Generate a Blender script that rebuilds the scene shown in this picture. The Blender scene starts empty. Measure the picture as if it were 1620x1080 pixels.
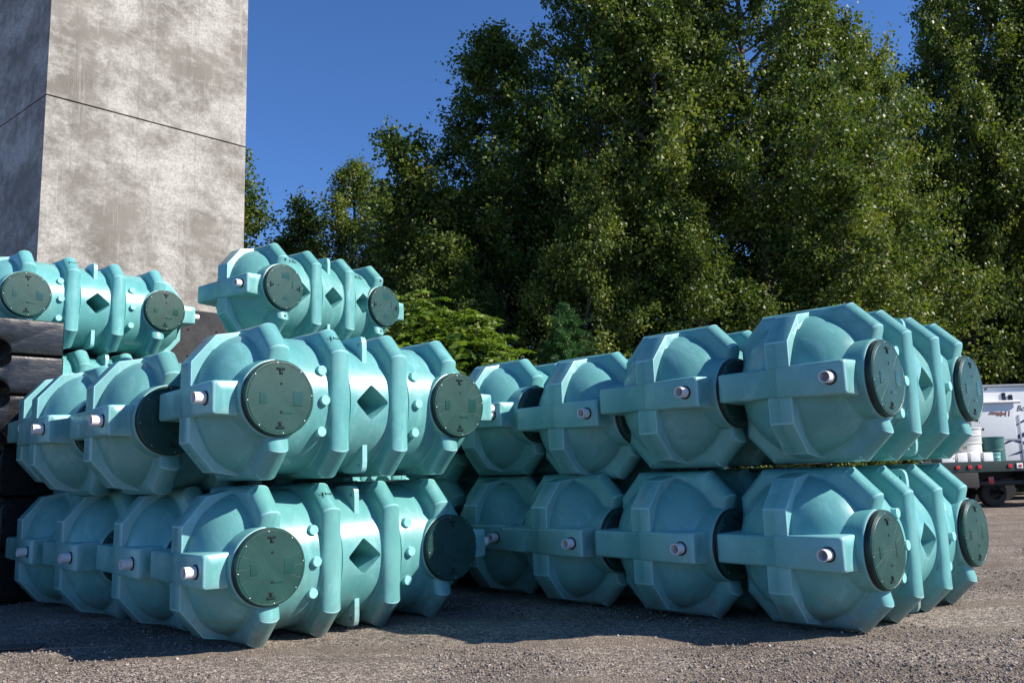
import bpy, bmesh, math, random
import numpy as np
from mathutils import Vector, Matrix
PI = math.pi
sc = bpy.context.scene
C = sc.collection
rng = np.random.default_rng(7)
random.seed(7)

# ------------------------------------------------------------------ camera
PITCH, ROLL, FPX, HCAM = 0.15265, -0.0310, 1327.1, 1.469
cam_d = bpy.data.cameras.new('camera'); cam = bpy.data.objects.new('camera', cam_d); C.objects.link(cam)
cam_d.sensor_width = 36.0; cam_d.lens = 36.0 * FPX / 1620.0; cam_d.clip_start = 0.05; cam_d.clip_end = 2000
_f = Vector((0, math.cos(PITCH), math.sin(PITCH))); _r = Vector((1, 0, 0)); _u = Vector((0, -math.sin(PITCH), math.cos(PITCH)))
_cr, _sr = math.cos(ROLL), math.sin(ROLL)
R_, U_ = _r * _cr + _u * _sr, -_r * _sr + _u * _cr
m = Matrix((R_, U_, -_f)).transposed().to_4x4(); m.translation = (0, 0, HCAM); cam.matrix_world = m
sc.camera = cam

# ------------------------------------------------------------------ sun, sky, exposure
SUN_AZ = (0.973, -0.229); SUN_EL = math.radians(35)
w = bpy.data.worlds.new('World'); sc.world = w; w.use_nodes = True
nt = w.node_tree; bg = nt.nodes['Background']
sky = nt.nodes.new('ShaderNodeTexSky'); sky.sky_type = 'NISHITA'; sky.sun_disc = False
sky.sun_elevation = SUN_EL; sky.sun_rotation = math.atan2(SUN_AZ[0], SUN_AZ[1])
sky.altitude = 1500; sky.air_density = 1.0; sky.dust_density = 0.1; sky.ozone_density = 5.0
tint = nt.nodes.new('ShaderNodeMixRGB'); tint.blend_type = 'MULTIPLY'; tint.inputs[0].default_value = 1.0; tint.inputs[2].default_value = (0.86, 1.15, 1.50, 1)
nt.links.new(sky.outputs[0], tint.inputs[1]); nt.links.new(tint.outputs[0], bg.inputs[0]); bg.inputs[1].default_value = 0.073
sl = bpy.data.lights.new('sun', 'SUN'); sl.energy = 5.0; sl.angle = math.radians(0.53); sl.color = (1.0, 0.93, 0.83)
so = bpy.data.objects.new('sun', sl); C.objects.link(so)
sdir = Vector((SUN_AZ[0] * math.cos(SUN_EL), SUN_AZ[1] * math.cos(SUN_EL), math.sin(SUN_EL)))
so.rotation_euler = sdir.to_track_quat('Z', 'Y').to_euler(); so.location = (30, -8, 25)
sc.view_settings.view_transform = 'Standard'; sc.view_settings.look = 'None'
sc.view_settings.exposure = 0.70; sc.view_settings.gamma = 1.0
sc.render.engine = 'CYCLES'

# ------------------------------------------------------------------ material helpers
class NT:
    def __init__(s, name):
        s.m = bpy.data.materials.new(name); s.m.use_nodes = True; s.t = s.m.node_tree
        s.b = s.t.nodes['Principled BSDF']; s.out = s.t.nodes['Material Output']
        s.tc = None
    def n(s, typ, **kw):
        o = s.t.nodes.new('ShaderNode' + typ)
        for k, v in kw.items():
            if k.startswith('i_'):
                key = k[2:]; key = int(key) if key.isdigit() else key.replace('_', ' ')
                o.inputs[key].default_value = v
            else: setattr(o, k, v)
        return o
    def l(s, a, b): s.t.links.new(a, b)
    def coord(s, which='Object', scale=None):
        if s.tc is None: s.tc = s.n('TexCoord')
        o = s.tc.outputs[which]
        if scale is not None:
            mp = s.n('Mapping'); mp.inputs['Scale'].default_value = scale; s.l(o, mp.inputs[0]); o = mp.outputs[0]
        return o
    def noise(s, scale, detail=4, rough=.55, co=None, dist=0):
        t = s.n('TexNoise'); t.inputs['Scale'].default_value = scale; t.inputs['Detail'].default_value = detail
        t.inputs['Roughness'].default_value = rough; t.inputs['Distortion'].default_value = dist
        s.l(co if co is not None else s.coord(), t.inputs['Vector']); return t.outputs['Fac']
    def ramp(s, fac, stops):
        r = s.n('ValToRGB'); e = r.color_ramp.elements
        while len(e) < len(stops): e.new(0.5)
        for x, (p, c) in zip(e, stops):
            x.position = p; x.color = (c, c, c, 1) if not hasattr(c, '__len__') else (*c, 1)
        s.l(fac, r.inputs[0]); return r.outputs[0]
    def mix(s, fac, a, b, typ='MIX'):
        x = s.n('MixRGB', blend_type=typ)
        for i, v in enumerate((fac, a, b)):
            if hasattr(v, 'is_linked') or hasattr(v, 'links'): s.l(v, x.inputs[i])
            elif isinstance(v, (int, float)): x.inputs[i].default_value = v if i == 0 else (v, v, v, 1)
            else: x.inputs[i].default_value = (*v, 1)
        return x.outputs[0]
    def math(s, op, a, b=0.0, cl=False):
        x = s.n('Math', operation=op); x.use_clamp = cl
        for i, v in enumerate((a, b)):
            if isinstance(v, (int, float)): x.inputs[i].default_value = v
            else: s.l(v, x.inputs[i])
        return x.outputs[0]
    def bump(s, h, strength=.3, dist=.01, prev=None):
        b = s.n('Bump'); b.inputs['Strength'].default_value = strength; b.inputs['Distance'].default_value = dist
        s.l(h, b.inputs['Height'])
        if prev is not None: s.l(prev, b.inputs['Normal'])
        return b.outputs[0]
    def set(s, **kw):
        for k, v in kw.items():
            key = {'color': 'Base Color', 'rough': 'Roughness', 'normal': 'Normal', 'metal': 'Metallic', 'spec': 'Specular IOR Level'}[k]
            if isinstance(v, (int, float)): s.b.inputs[key].default_value = v
            elif isinstance(v, tuple): s.b.inputs[key].default_value = (*v, 1)
            else: s.l(v, s.b.inputs[key])
        return s.m

def plain(name, col, rough=.5, metal=0., var=.12, bumps=0., bscale=60):
    t = NT(name)
    f = t.noise(6, 5); f2 = t.noise(45, 3)
    k = t.ramp(t.math('ADD', t.math('MULTIPLY', f, .7), t.math('MULTIPLY', f2, .3)), [(.3, 1 - var), (.7, 1 + var)])
    kw = dict(color=t.mix(1., col, k, 'MULTIPLY'), rough=rough, metal=metal)
    if bumps: kw['normal'] = t.bump(t.noise(bscale, 3), bumps, .003)
    return t.set(**kw)

def mat_teal():
    t = NT('teal_polyethylene')
    oi = t.n('ObjectInfo')
    ad = t.n('VectorMath', operation='ADD'); t.l(t.coord(), ad.inputs[0])
    sc_ = t.n('VectorMath', operation='SCALE'); cx = t.n('CombineXYZ')
    for i in range(3): t.l(oi.outputs['Random'], cx.inputs[i])
    t.l(cx.outputs[0], sc_.inputs[0]); sc_.inputs['Scale'].default_value = 37.; t.l(sc_.outputs[0], ad.inputs[1])
    co = ad.outputs[0]
    def scaled(v):
        mp = t.n('Mapping'); mp.inputs['Scale'].default_value = v; t.l(co, mp.inputs[0]); return mp.outputs[0]
    base = t.mix(t.ramp(t.noise(2.2, 4, .6, co), [(.3, 0.), (.7, 1.)]), (.088, .292, .286), (.135, .368, .354))
    # chalky streaks and dark scuffs
    st = t.noise(3.0, 7, .7, scaled((1, 2.5, .7)), .6)
    base = t.mix(t.ramp(st, [(.52, 0.), (.74, .55)]), base, (.26, .56, .57))
    sf = t.noise(11, 8, .75, scaled((1.2, .5, 1)), 1.2); ms = t.noise(1.7, 2, .5, co)
    sc1 = t.math('MULTIPLY', t.ramp(sf, [(.60, 0.), (.72, 1.)]), t.ramp(ms, [(.50, 0.), (.66, .8)]))
    base = t.mix(sc1, base, (.040, .15, .15))
    scr = t.noise(26, 3, .6, scaled((.25, 1.6, 1)), 2.5)
    base = t.mix(t.math('MULTIPLY', t.ramp(scr, [(.64, 0.), (.68, .5)]), t.ramp(t.noise(2.3, 3, .5, co), [(.5, 0.), (.6, 1.)])), base, (.33, .60, .59))
    # pale worn edges
    ge = t.n('NewGeometry')
    base = t.mix(t.ramp(ge.outputs['Pointiness'], [(.515, 0.), (.575, .5)]), base, (.36, .64, .65))
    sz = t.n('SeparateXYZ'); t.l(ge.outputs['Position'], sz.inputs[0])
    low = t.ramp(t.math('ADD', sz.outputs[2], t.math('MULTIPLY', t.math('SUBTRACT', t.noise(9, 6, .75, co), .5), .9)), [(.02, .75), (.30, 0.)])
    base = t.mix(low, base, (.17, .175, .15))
    dst = t.math('MULTIPLY', t.ramp(t.noise(1.3, 6, .7, co), [(.50, 0.), (.75, .30)]), t.ramp(t.noise(40, 5, .8, co), [(.35, 0.), (.65, 1.)]))
    base = t.mix(dst, base, (.30, .36, .33))
    sx = t.n('SeparateXYZ'); t.l(t.coord(), sx.inputs[0])
    # rotational moulding rings, very fine
    wv = t.n('TexWave', wave_type='RINGS', rings_direction='Y'); wv.inputs['Scale'].default_value = 19; wv.inputs['Distortion'].default_value = .9
    t.l(t.coord(), wv.inputs['Vector'])
    b1 = t.bump(wv.outputs['Fac'], .035, .004)
    b2 = t.bump(t.noise(4, 3, .5, co), .18, .03, b1)
    b3 = t.bump(t.noise(60, 3, .5, co), .05, .003, b2)
    base = t.mix(1., base, oi.outputs['Color'], 'MULTIPLY')
    rough = t.ramp(t.noise(5, 5, .6, co), [(.3, .25), (.7, .42)])
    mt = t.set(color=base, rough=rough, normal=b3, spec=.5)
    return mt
TEAL = mat_teal(); TEALE = plain('worn_pale_edge', (.26, .52, .53), .4, var=.18); TEALP = plain('scuffed_pale_teal', (.25, .56, .55), .4, var=.12)

def mat_lid():
    t = NT('dark_green_lid_plastic')
    base = t.mix(t.ramp(t.noise(5, 5, .6), [(.3, 0.), (.7, 1.)]), (.009, .044, .038), (.017, .066, .057))
    sx = t.n('SeparateXYZ'); t.l(t.coord(), sx.inputs[0])
    ang = t.math('ARCTAN2', sx.outputs[2], sx.outputs[1])
    ray = t.math('ABSOLUTE', t.math('SINE', t.math('MULTIPLY', ang, 8.)))
    rm = t.ramp(ray, [(.0, 1.), (.05, 0.)])
    base = t.mix(t.math('MULTIPLY', rm, .7), base, (.045, .11, .10))
    sp = t.noise(170, 3, .7)
    base = t.mix(t.ramp(sp, [(.60, 0.), (.72, .25)]), base, (.07, .15, .14))
    nb = t.bump(t.noise(190, 2, .6), .32, .003)
    return t.set(color=base, rough=.40, spec=.32, normal=t.bump(rm, .5, .003, nb))
LID = mat_lid()
LIDP = plain('smooth_green_plate', (.010, .055, .048), .25)
BLACK = plain('black_rubber', (.010, .011, .012), .45)
DARKHOLE = plain('dark_slot', (.004, .005, .005), .9)
PVC = plain('white_pvc', (.72, .69, .70), .32, var=.05)
PVCIN = plain('pvc_bore', (.42, .40, .41), .6, var=.1)
SCREW = plain('zinc_screw', (.62, .63, .64), .35, .6, .05)
STEEL = plain('galvanised_steel', (.35, .36, .37), .4, .8)

def mat_ground():
    t = NT('compacted_gravel')
    co = t.coord('Object')
    big = t.noise(.35, 5, .6, co, .5); mid = t.noise(2.1, 5, .6, co); fine = t.noise(28, 6, .7, co)
    base = t.mix(t.ramp(big, [(.35, 0.), (.65, 1.)]), (.210, .170, .138), (.305, .252, .208))
    base = t.mix(t.ramp(mid, [(.40, 0.), (.70, .6)]), base, (.255, .215, .178))
    v = t.n('TexVoronoi'); v.inputs['Scale'].default_value = 48; t.l(co, v.inputs['Vector'])
    hs = t.n('SeparateColor'); t.l(v.outputs['Color'], hs.inputs[0])
    peb = t.ramp(hs.outputs[0], [(0., .35), (.45, .80), (.8, 1.25), (1., 1.8)])
    base = t.mix(1., base, peb, 'MULTIPLY')
    v2 = t.n('TexVoronoi'); v2.inputs['Scale'].default_value = 120; t.l(co, v2.inputs['Vector'])
    hs2 = t.n('SeparateColor'); t.l(v2.outputs['Color'], hs2.inputs[0])
    base = t.mix(1., base, t.ramp(hs2.outputs[0], [(0., .5), (.5, .95), (1., 1.6)]), 'MULTIPLY')
    base = t.mix(t.ramp(fine, [(.62, 0.), (.78, .5)]), base, (.36, .31, .27))
    rut = t.noise(1.0, 4, .6, t.coord('Object', (.25, 2.2, 1)), .3)
    base = t.mix(t.ramp(rut, [(.55, 0.), (.70, .45)]), base, (.110, .090, .078))
    trk = t.n('TexWave', wave_type='BANDS', bands_direction='Y'); trk.inputs['Scale'].default_value = .23; trk.inputs['Distortion'].default_value = 1.6; trk.inputs['Detail'].default_value = 4; trk.inputs['Detail Scale'].default_value = .8
    t.l(t.coord('Object', (.12, 1, 1)), trk.inputs['Vector'])
    tf_ = t.ramp(trk.outputs['Fac'], [(.70, 0.), (.90, .55)])
    base = t.mix(tf_, base, (.185, .145, .112))
    gr = t.noise(.9, 6, .7, co, .8)
    base = t.mix(1., base, t.ramp(gr, [(.35, .80), (.65, 1.15)]), 'MULTIPLY')
    b1 = t.bump(t.ramp(v.outputs['Distance'], [(0., 1.), (.6, 0.)]), .8, .012)
    b2 = t.bump(t.ramp(v2.outputs['Distance'], [(0., 1.), (.6, 0.)]), .6, .006, b1)
    b3 = t.bump(mid, .5, .05, b2)
    return t.set(color=base, rough=.93, normal=b3, spec=.25)

def mat_concrete(dark=False):
    t = NT('shade_dark_concrete' if dark else 'weathered_concrete')
    co = t.coord()
    if dark:  # near-black tones stand in for shade on the wall at the tower foot
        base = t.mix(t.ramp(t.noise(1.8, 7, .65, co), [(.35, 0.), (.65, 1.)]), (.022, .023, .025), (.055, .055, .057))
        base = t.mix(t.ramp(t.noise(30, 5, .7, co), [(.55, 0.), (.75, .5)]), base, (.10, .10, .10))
    else:
        base = t.mix(t.ramp(t.noise(.8, 6, .6, co, .1), [(.32, 0.), (.68, 1.)]), (.135, .122, .106), (.235, .215, .190))
        patch = t.noise(.55, 12, .68, t.coord('Object', (1, 1, 1.3)), .15)
        fine = t.noise(17, 8, .85, co)
        mid = t.noise(4.5, 8, .75, t.coord('Object', (1, 1, 1.2)), .1)
        tot = t.math('ADD', t.math('ADD', t.math('MULTIPLY', patch, .62), t.math('MULTIPLY', mid, .24)), t.math('MULTIPLY', fine, .14))
        base = t.mix(t.ramp(tot, [(.450, 0.), (.565, .85)]), base, (.50, .475, .44))
        base = t.mix(t.ramp(fine, [(.44, .55), (.52, 0.)]), base, (.22, .20, .17))
        streak = t.noise(2.2, 7, .7, t.coord('Object', (4.5, 4.5, .18)), .2)
        base = t.mix(t.ramp(streak, [(.56, 0.), (.72, .55)]), base, (.46, .43, .395))
        s2 = t.noise(1.6, 6, .7, t.coord('Object', (3.1, 3.1, .3)), .3)
        base = t.mix(t.ramp(s2, [(.58, 0.), (.75, .5)]), base, (.15, .13, .11))
        sp = t.noise(90, 3, .7, co)
        base = t.mix(t.ramp(sp, [(.62, 0.), (.70, .55)]), base, (.12, .10, .085))
        # formwork lines
        sx = t.n('SeparateXYZ'); t.l(co, sx.inputs[0])
        wob = t.math('MULTIPLY', t.math('SUBTRACT', t.noise(1.2, 3, .5, co), .5), .03)
        for ax, per, off in ((0, 1.22, .74), (2, 2.44, .33)):
            pp = t.math('PINGPONG', t.math('ADD', t.math('ADD', sx.outputs[ax], wob), off), per / 2)
            base = t.mix(t.ramp(pp, [(.0, .45), (.012, 0.)]), base, (.16, .14, .12))
    nb = t.bump(t.noise(55, 4, .7, co), .4, .006)
    nb = t.bump(t.noise(6, 4, .6, co), .3, .02, nb)
    return t.set(color=base, rough=.9, normal=nb, spec=.25)

def mat_leaf(name, c1, c2, c3, trans=.35, rough=.46):
    t = NT(name)
    ge = t.n('NewGeometry')
    r = ge.outputs['Random Per Island']
    co = t.coord('Object')
    n = t.ramp(t.noise(.8, 3, .6, co), [(.35, 0.), (.65, 1.)])  # clump noise: leaf variety, plus brighter warm patches painted as if sunlit
    f = t.math('ADD', t.math('MULTIPLY', r, .55), t.math('MULTIPLY', n, .48))
    col = t.ramp(f, [(.15, c1), (.5, c2), (.95, c3)])
    t.set(color=col, rough=rough, spec=.26)
    tr = t.n('BsdfTranslucent'); tc2 = t.mix(1., col, (1.25, 1.35, .55), 'MULTIPLY'); t.l(tc2, tr.inputs[0])
    mx = t.n('MixShader'); mx.inputs[0].default_value = trans
    t.l(t.b.outputs[0], mx.inputs[1]); t.l(tr.outputs[0], mx.inputs[2]); t.l(mx.outputs[0], t.out.inputs[0])
    return t.m
LEAF = mat_leaf('poplar_leaf', (.036, .066, .013), (.078, .118, .023), (.185, .205, .042), .32)
LEAF2 = mat_leaf('poplar_leaf_pale', (.056, .090, .019), (.112, .152, .031), (.235, .245, .055), .32)
SUMAC = mat_leaf('yellow_green_leaf', (.060, .110, .016), (.115, .185, .026), (.22, .28, .045), .4)
NEEDLE = mat_leaf('pine_needle', (.022, .070, .024), (.040, .11, .034), (.08, .17, .05), .25)
def mat_bark():
    t = NT('grey_bark')
    v = t.noise(9, 6, .7, t.coord('Object', (3, 3, .5)), .4)
    return t.set(color=t.ramp(v, [(.3, (.05, .042, .034)), (.7, (.20, .18, .155))]), rough=.9, normal=t.bump(v, .6, .02))
BARK = mat_bark()

# ------------------------------------------------------------------ object helpers
def link(name, me, mat=None, parent=None, loc=(0, 0, 0), rot=(0, 0, 0)):
    o = bpy.data.objects.new(name, me); C.objects.link(o)
    if mat is not None and me is not None and not me.materials: me.materials.append(mat)
    o.location = loc; o.rotation_euler = rot
    if parent: o.parent = parent
    return o
def from_bm(bm, name, smooth=35):
    me = bpy.data.meshes.new(name); bmesh.ops.recalc_face_normals(bm, faces=bm.faces[:]); bm.to_mesh(me); bm.free()
    if smooth:
        me.polygons.foreach_set('use_smooth', [True] * len(me.polygons))
        me.set_sharp_from_angle(angle=math.radians(smooth))
    return me
def tag(o, label, cat, group=None, kind=None):
    o['label'] = label; o['category'] = cat
    if group: o['group'] = group
    if kind: o['kind'] = kind
    return o
def empty(name, loc, rz=0, label='', cat='', group=None):
    o = bpy.data.objects.new(name, None); C.objects.link(o); o.location = loc; o.rotation_euler = (0, 0, rz)
    o.empty_display_size = .2
    return tag(o, label, cat, group)
def box_bm(cx, cy, cz, sx, sy, sz, bev=0., bm=None):
    bm = bm or bmesh.new()
    r = bmesh.ops.create_cube(bm, size=1.0)
    for v in r['verts']: v.co = Vector((cx + v.co.x * sx, cy + v.co.y * sy, cz + v.co.z * sz))
    if bev:
        es = list({e for v in r['verts'] for e in v.link_edges})
        bmesh.ops.bevel(bm, geom=es, offset=bev, segments=3, affect='EDGES', profile=.6)
    return bm
def lathe(prof, seg=48, axis='X'):
    """prof: list of (pos along axis, radius); closed with end caps where radius is 0"""
    bm = bmesh.new(); rings = []
    for p, r in prof:
        if r < 1e-6: rings.append([bm.verts.new(ax_pt(axis, p, 0, 0))])
        else: rings.append([bm.verts.new(ax_pt(axis, p, r * math.cos(2 * PI * i / seg), r * math.sin(2 * PI * i / seg))) for i in range(seg)])
    for A, B in zip(rings[:-1], rings[1:]):
        for i in range(seg):
            j = (i + 1) % seg
            if len(A) == 1 and len(B) == 1: continue
            if len(A) == 1: bm.faces.new((A[0], B[i], B[j]))
            elif len(B) == 1: bm.faces.new((A[i], A[j], B[0]))
            else: bm.faces.new((A[i], A[j], B[j], B[i]))
    return bm
def ax_pt(axis, p, a, b):
    return {'X': (p, a, b), 'Y': (a, p, b), 'Z': (a, b, p)}[axis]
def prism(poly, x0, x1, axis='X'):
    """poly of (a,b) extruded along axis"""
    bm = bmesh.new()
    A = [bm.verts.new(ax_pt(axis, x0, a, b)) for a, b in poly]; B = [bm.verts.new(ax_pt(axis, x1, a, b)) for a, b in poly]
    n = len(poly); bm.faces.new(A); bm.faces.new(B[::-1])
    for i in range(n): bm.faces.new((A[i], B[i], B[(i + 1) % n], A[(i + 1) % n]))
    return bm
def bevel_all(bm, off, seg=2, ang=25):
    es = [e for e in bm.edges if len(e.link_faces) == 2 and e.calc_face_angle(0) > math.radians(ang)]
    bmesh.ops.bevel(bm, geom=es, offset=off, segments=seg, affect='EDGES', profile=.6)
    return bm
def copy_tree(o, parent=None):
    c = o.copy(); C.objects.link(c)
    if parent is not None: c.parent = parent
    for ch in list(o.children): copy_tree(ch, c)
    return c

# ------------------------------------------------------------------ septic tank (lies on its side; X = side with the lids, Y = long axis, Z = up)
RS = .650; HZ = .705
OCT = [(0, .695), (45, .825), (90, .705), (135, .79), (180, .665), (225, .79), (270, .705), (315, .825)]
def shell_r(a):
    a = abs(a)
    if a <= 1.0: return RS
    t = (a - 1.0) / .54
    return RS * (max(0., 1 - t ** 2.15)) ** .5
def oct_r(phi, d, flat=None):
    r = 9.
    for k, p in OCT:
        c = math.cos(phi - math.radians(k))
        if c > .05: r = min(r, (p - d) / c)
    return r
def make_shell(diamonds, name):
    A = [0, .2, .4, .6, .8, .9, .98, 1.06, 1.14, 1.22, 1.30, 1.37, 1.43, 1.475, 1.505, 1.525, 1.535, 1.54]
    prof = [(-a, shell_r(a)) for a in A[::-1][:-1]] + [(a, shell_r(a)) for a in A]
    prof[0] = (-1.54, 0); prof[-1] = (1.54, 0)
    bm = lathe(prof, 72, 'Y')
    me = from_bm(bm, name)
    so_ = bpy.data.objects.new('tmp_shell', me); C.objects.link(so_)
    cb = bmesh.new()
    for a0 in diamonds:
        for side in (1, -1):
            def ring(x, h):
                pts = []
                for k in range(4):
                    th = k * PI / 2; c = Vector((math.cos(th), math.sin(th)));
                    prv = Vector((math.cos(th - PI / 2), math.sin(th - PI / 2))); nx = Vector((math.cos(th + PI / 2), math.sin(th + PI / 2)))
                    f = .10
                    p0, p2 = c.lerp(prv, f), c.lerp(nx, f)
                    for q in (0, .33, .67, 1): pts.append((p0.lerp(c, q)).lerp(c.lerp(p2, q), q))
                return [cb.verts.new((side * x, a0 + h * p.x, h * p.y)) for p in pts]
            r0 = ring(.85, .215); r1 = ring(.648, .186); r2 = ring(.622, .170); r3 = ring(.06, .145)
            for P, Q in ((r0, r1), (r1, r2), (r2, r3)):
                for i in range(16): cb.faces.new((P[i], P[(i + 1) % 16], Q[(i + 1) % 16], Q[i]))
            cb.faces.new(r0); cb.faces.new(r3[::-1])
    bmesh.ops.recalc_face_normals(cb, faces=cb.faces[:])
    cme = bpy.data.meshes.new('tmp_cut'); cb.to_mesh(cme); cb.free()
    co = bpy.data.objects.new('tmp_cut', cme); C.objects.link(co)
    md = so_.modifiers.new('b', 'BOOLEAN'); md.operation = 'DIFFERENCE'; md.solver = 'EXACT'; md.object = co
    dg = bpy.context.evaluated_depsgraph_get(); dg.update()
    res = bpy.data.meshes.new_from_object(so_.evaluated_get(dg)); res.name = name
    bpy.data.objects.remove(so_); bpy.data.objects.remove(co)
    bm = bmesh.new(); bm.from_mesh(res)
    bmesh.ops.remove_doubles(bm, verts=bm.verts[:], dist=.0005)
    bm.to_mesh(res); bm.free()
    res.polygons.foreach_set('use_smooth', [True] * len(res.polygons)); res.set_sharp_from_angle(angle=math.radians(32))
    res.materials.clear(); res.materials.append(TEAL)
    return res
def make_rib(a0, neck, width=.104, name='rib'):
    """half-round tube running round the shell in an octagon; foot rows flare into the shell"""
    phis = []
    for k in range(8):
        c = math.radians(22.5 + 45 * k); phis += [c - .03, c - .008, c, c + .008, c + .03]
        for q in range(1, 8): phis.append(c + .03 + (math.radians(45) - .06) * q / 8)
    # true corner angles of the uneven octagon
    cs = []
    for k in range(8):
        (k0, p0), (k1, p1) = OCT[k], OCT[(k + 1) % 8]
        a1, a2 = math.radians(k0), math.radians(k1)
        det = math.cos(a1) * math.sin(a2) - math.sin(a1) * math.cos(a2)
        x = (p0 * math.sin(a2) - p1 * math.sin(a1)) / det; y = (math.cos(a1) * p1 - math.cos(a2) * p0) / det
        cs.append(math.atan2(y, x) % (2 * PI))
    cs.sort(); phis = []
    for k in range(8):
        c = cs[k]; nx = cs[(k + 1) % 8] + (2 * PI if k == 7 else 0)
        for e in (0, .009, .03): phis.append(c + e)
        for q in range(1, 9): phis.append(c + .03 + (nx - c - .06) * q / 9)
        for e in (.03, .009): phis.append(nx - e)
    rows = []
    W = width
    half = []
    for th in (0, 12, 24, 36, 48, 58, 67, 75, 82, 87):
        half.append((W * math.sin(math.radians(th)), math.cos(math.radians(th)) ** .95, 0))
    half += [(W * 1.02, 0., .026), (W * 1.06, 0., .010), (W * 1.15, 0., .002), (W * 1.25, 0., -.010)]
    full = [(-x, h, k) for x, h, k in half[::-1]][:-1] + half
    V = []
    for x, h, k in full:
        base = shell_r(a0 + x); inner = min(base, shell_r(a0) - .015)
        for ph in phis:
            if h > 0:
                ro = oct_r(ph, 0)
                if neck and abs(math.sin(ph) * ro) < .40 and math.cos(ph) > 0: ro = min(ro, .655 / math.cos(ph))
                r = ro - min(.088, max(.0, ro - inner - .022)) * (1 - h); r = max(r, base + .015)
            else: r = base + k
            V.append((r * math.cos(ph), a0 + x, r * math.sin(ph)))
    n = len(phis); F = []
    for i in range(len(full) - 1):
        for j in range(n):
            F.append((i * n + j, i * n + (j + 1) % n, (i + 1) * n + (j + 1) % n, (i + 1) * n + j))
    me = bpy.data.meshes.new(name); me.from_pydata([(v[0], v[1] - a0, v[2]) for v in V], [], F); me.update()
    bm = bmesh.new(); bm.from_mesh(me); bmesh.ops.recalc_face_normals(bm, faces=bm.faces[:])
    bm.to_mesh(me); bm.free()
    me.polygons.foreach_set('use_smooth', [True] * len(me.polygons)); me.set_sharp_from_angle(angle=math.radians(28))
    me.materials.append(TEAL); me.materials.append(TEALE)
    ncol = n; mids = [abs(x) < W * .93 for x, h, k in full]
    for p in me.polygons:
        i = min(p.vertices) // ncol if True else 0
        js = sorted(v % ncol for v in p.vertices); j = p.index % ncol
        if mids[p.index // ncol] and ((j % 13) == 0 or (j % 13) == 12): p.material_index = 1
    return me
def make_trough(sgn):
    secs = [(-.640, .40, -1.5), (-.640, .98, -1.535), (-.632, 1.0, -1.555), (-.60, 1.02, -1.567), (-.30, 1.05, -1.575), (-.032, 1.07, -1.578),
            (-.026, 1.09, -1.584), (.30, 1.12, -1.588), (.555, 1.13, -1.590), (.582, 1.11, -1.580), (.592, 1.04, -1.562), (.592, .4, -1.5)]
    bm = bmesh.new(); rings = []
    for x, k, af in secs:
        hz = .128 * k; R = .028; ab = -1.02; pts = []
        hz = min(hz, .147); fl = hz > .08
        A0, A1 = af, (ab if fl else -1.4)
        for cx, cz, t0 in ((A0 + R, hz - R, 90), (A0 + R, -hz + R, 180)):
            for q in range(5):
                a = math.radians(t0 + 90 * q / 4); pts.append((cx + R * math.cos(a), cz + R * math.sin(a)))
        pts += [(A1, -hz * (1.12 if fl else 1)), (A1, hz * (1.12 if fl else 1))]
        rings.append([bm.verts.new((x, -sgn * a, z)) for a, z in pts])
    for P, Q in zip(rings[:-1], rings[1:]):
        for i in range(len(P)):
            j = (i + 1) % len(P); bm.faces.new((P[i], P[j], Q[j], Q[i]))
    bm.faces.new(rings[0]); bm.faces.new(rings[-1][::-1])
    for f in bm.faces:
        c = f.calc_center_median(); ya = max(abs(v.co.y) for v in f.verts)
        if (ya > 1.5 and .08 < abs(c.z) and f.calc_area() < .02 and abs(f.normal.x) < .5 and .25 < abs(f.normal.z) < .95) or (.583 < c.x < .5915 and ya > 1.5): f.material_index = 1
    me = from_bm(bm, 'end_trough', 50); me.materials.append(TEAL); me.materials.append(TEALE); return me
def make_strap(sgn):
    outer = [(-1.02, .672), (-1.10, .668), (-1.34, .622), (-1.565, .36), (-1.565, -.36), (-1.34, -.622), (-1.10, -.668), (-1.02, -.672)]
    inner = [(-1.02, -.45), (-1.25, -.40), (-1.40, -.2), (-1.40, .2), (-1.25, .40), (-1.02, .45)]
    poly = outer + inner
    bm = bmesh.new()
    xs = [(-.150, -.135), (-.024, -.024), (-.018, -.018), (.108, .092)]
    rings = []
    for k, (xi, xo) in enumerate(xs):
        up = .002 if k in (2,) else 0.
        rings.append([bm.verts.new(((xo if i < len(outer) else xi + (xi - xo) * 2), -sgn * (a - (up if i < len(outer) else 0)), z)) for i, (a, z) in enumerate(poly)])
    for P, Q in zip(rings[:-1], rings[1:]):
        for i in range(len(P)):
            j = (i + 1) % len(P); bm.faces.new((P[i], P[j], Q[j], Q[i]))
    bm.faces.new(rings[0]); bm.faces.new(rings[-1][::-1])
    bmesh.ops.recalc_face_normals(bm, faces=bm.faces[:])
    es = [e for e in bm.edges if len(e.link_faces) == 2 and e.calc_face_angle(0) > math.radians(20) and max(abs(v.co.y) for v in e.verts) > 1.05]
    bmesh.ops.bevel(bm, geom=es, offset=.009, segments=2, affect='EDGES', profile=.6, material=1)
    me = from_bm(bm, 'end_strap', 35); me.materials.append(TEAL); me.materials.append(TEALE); return me
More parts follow.
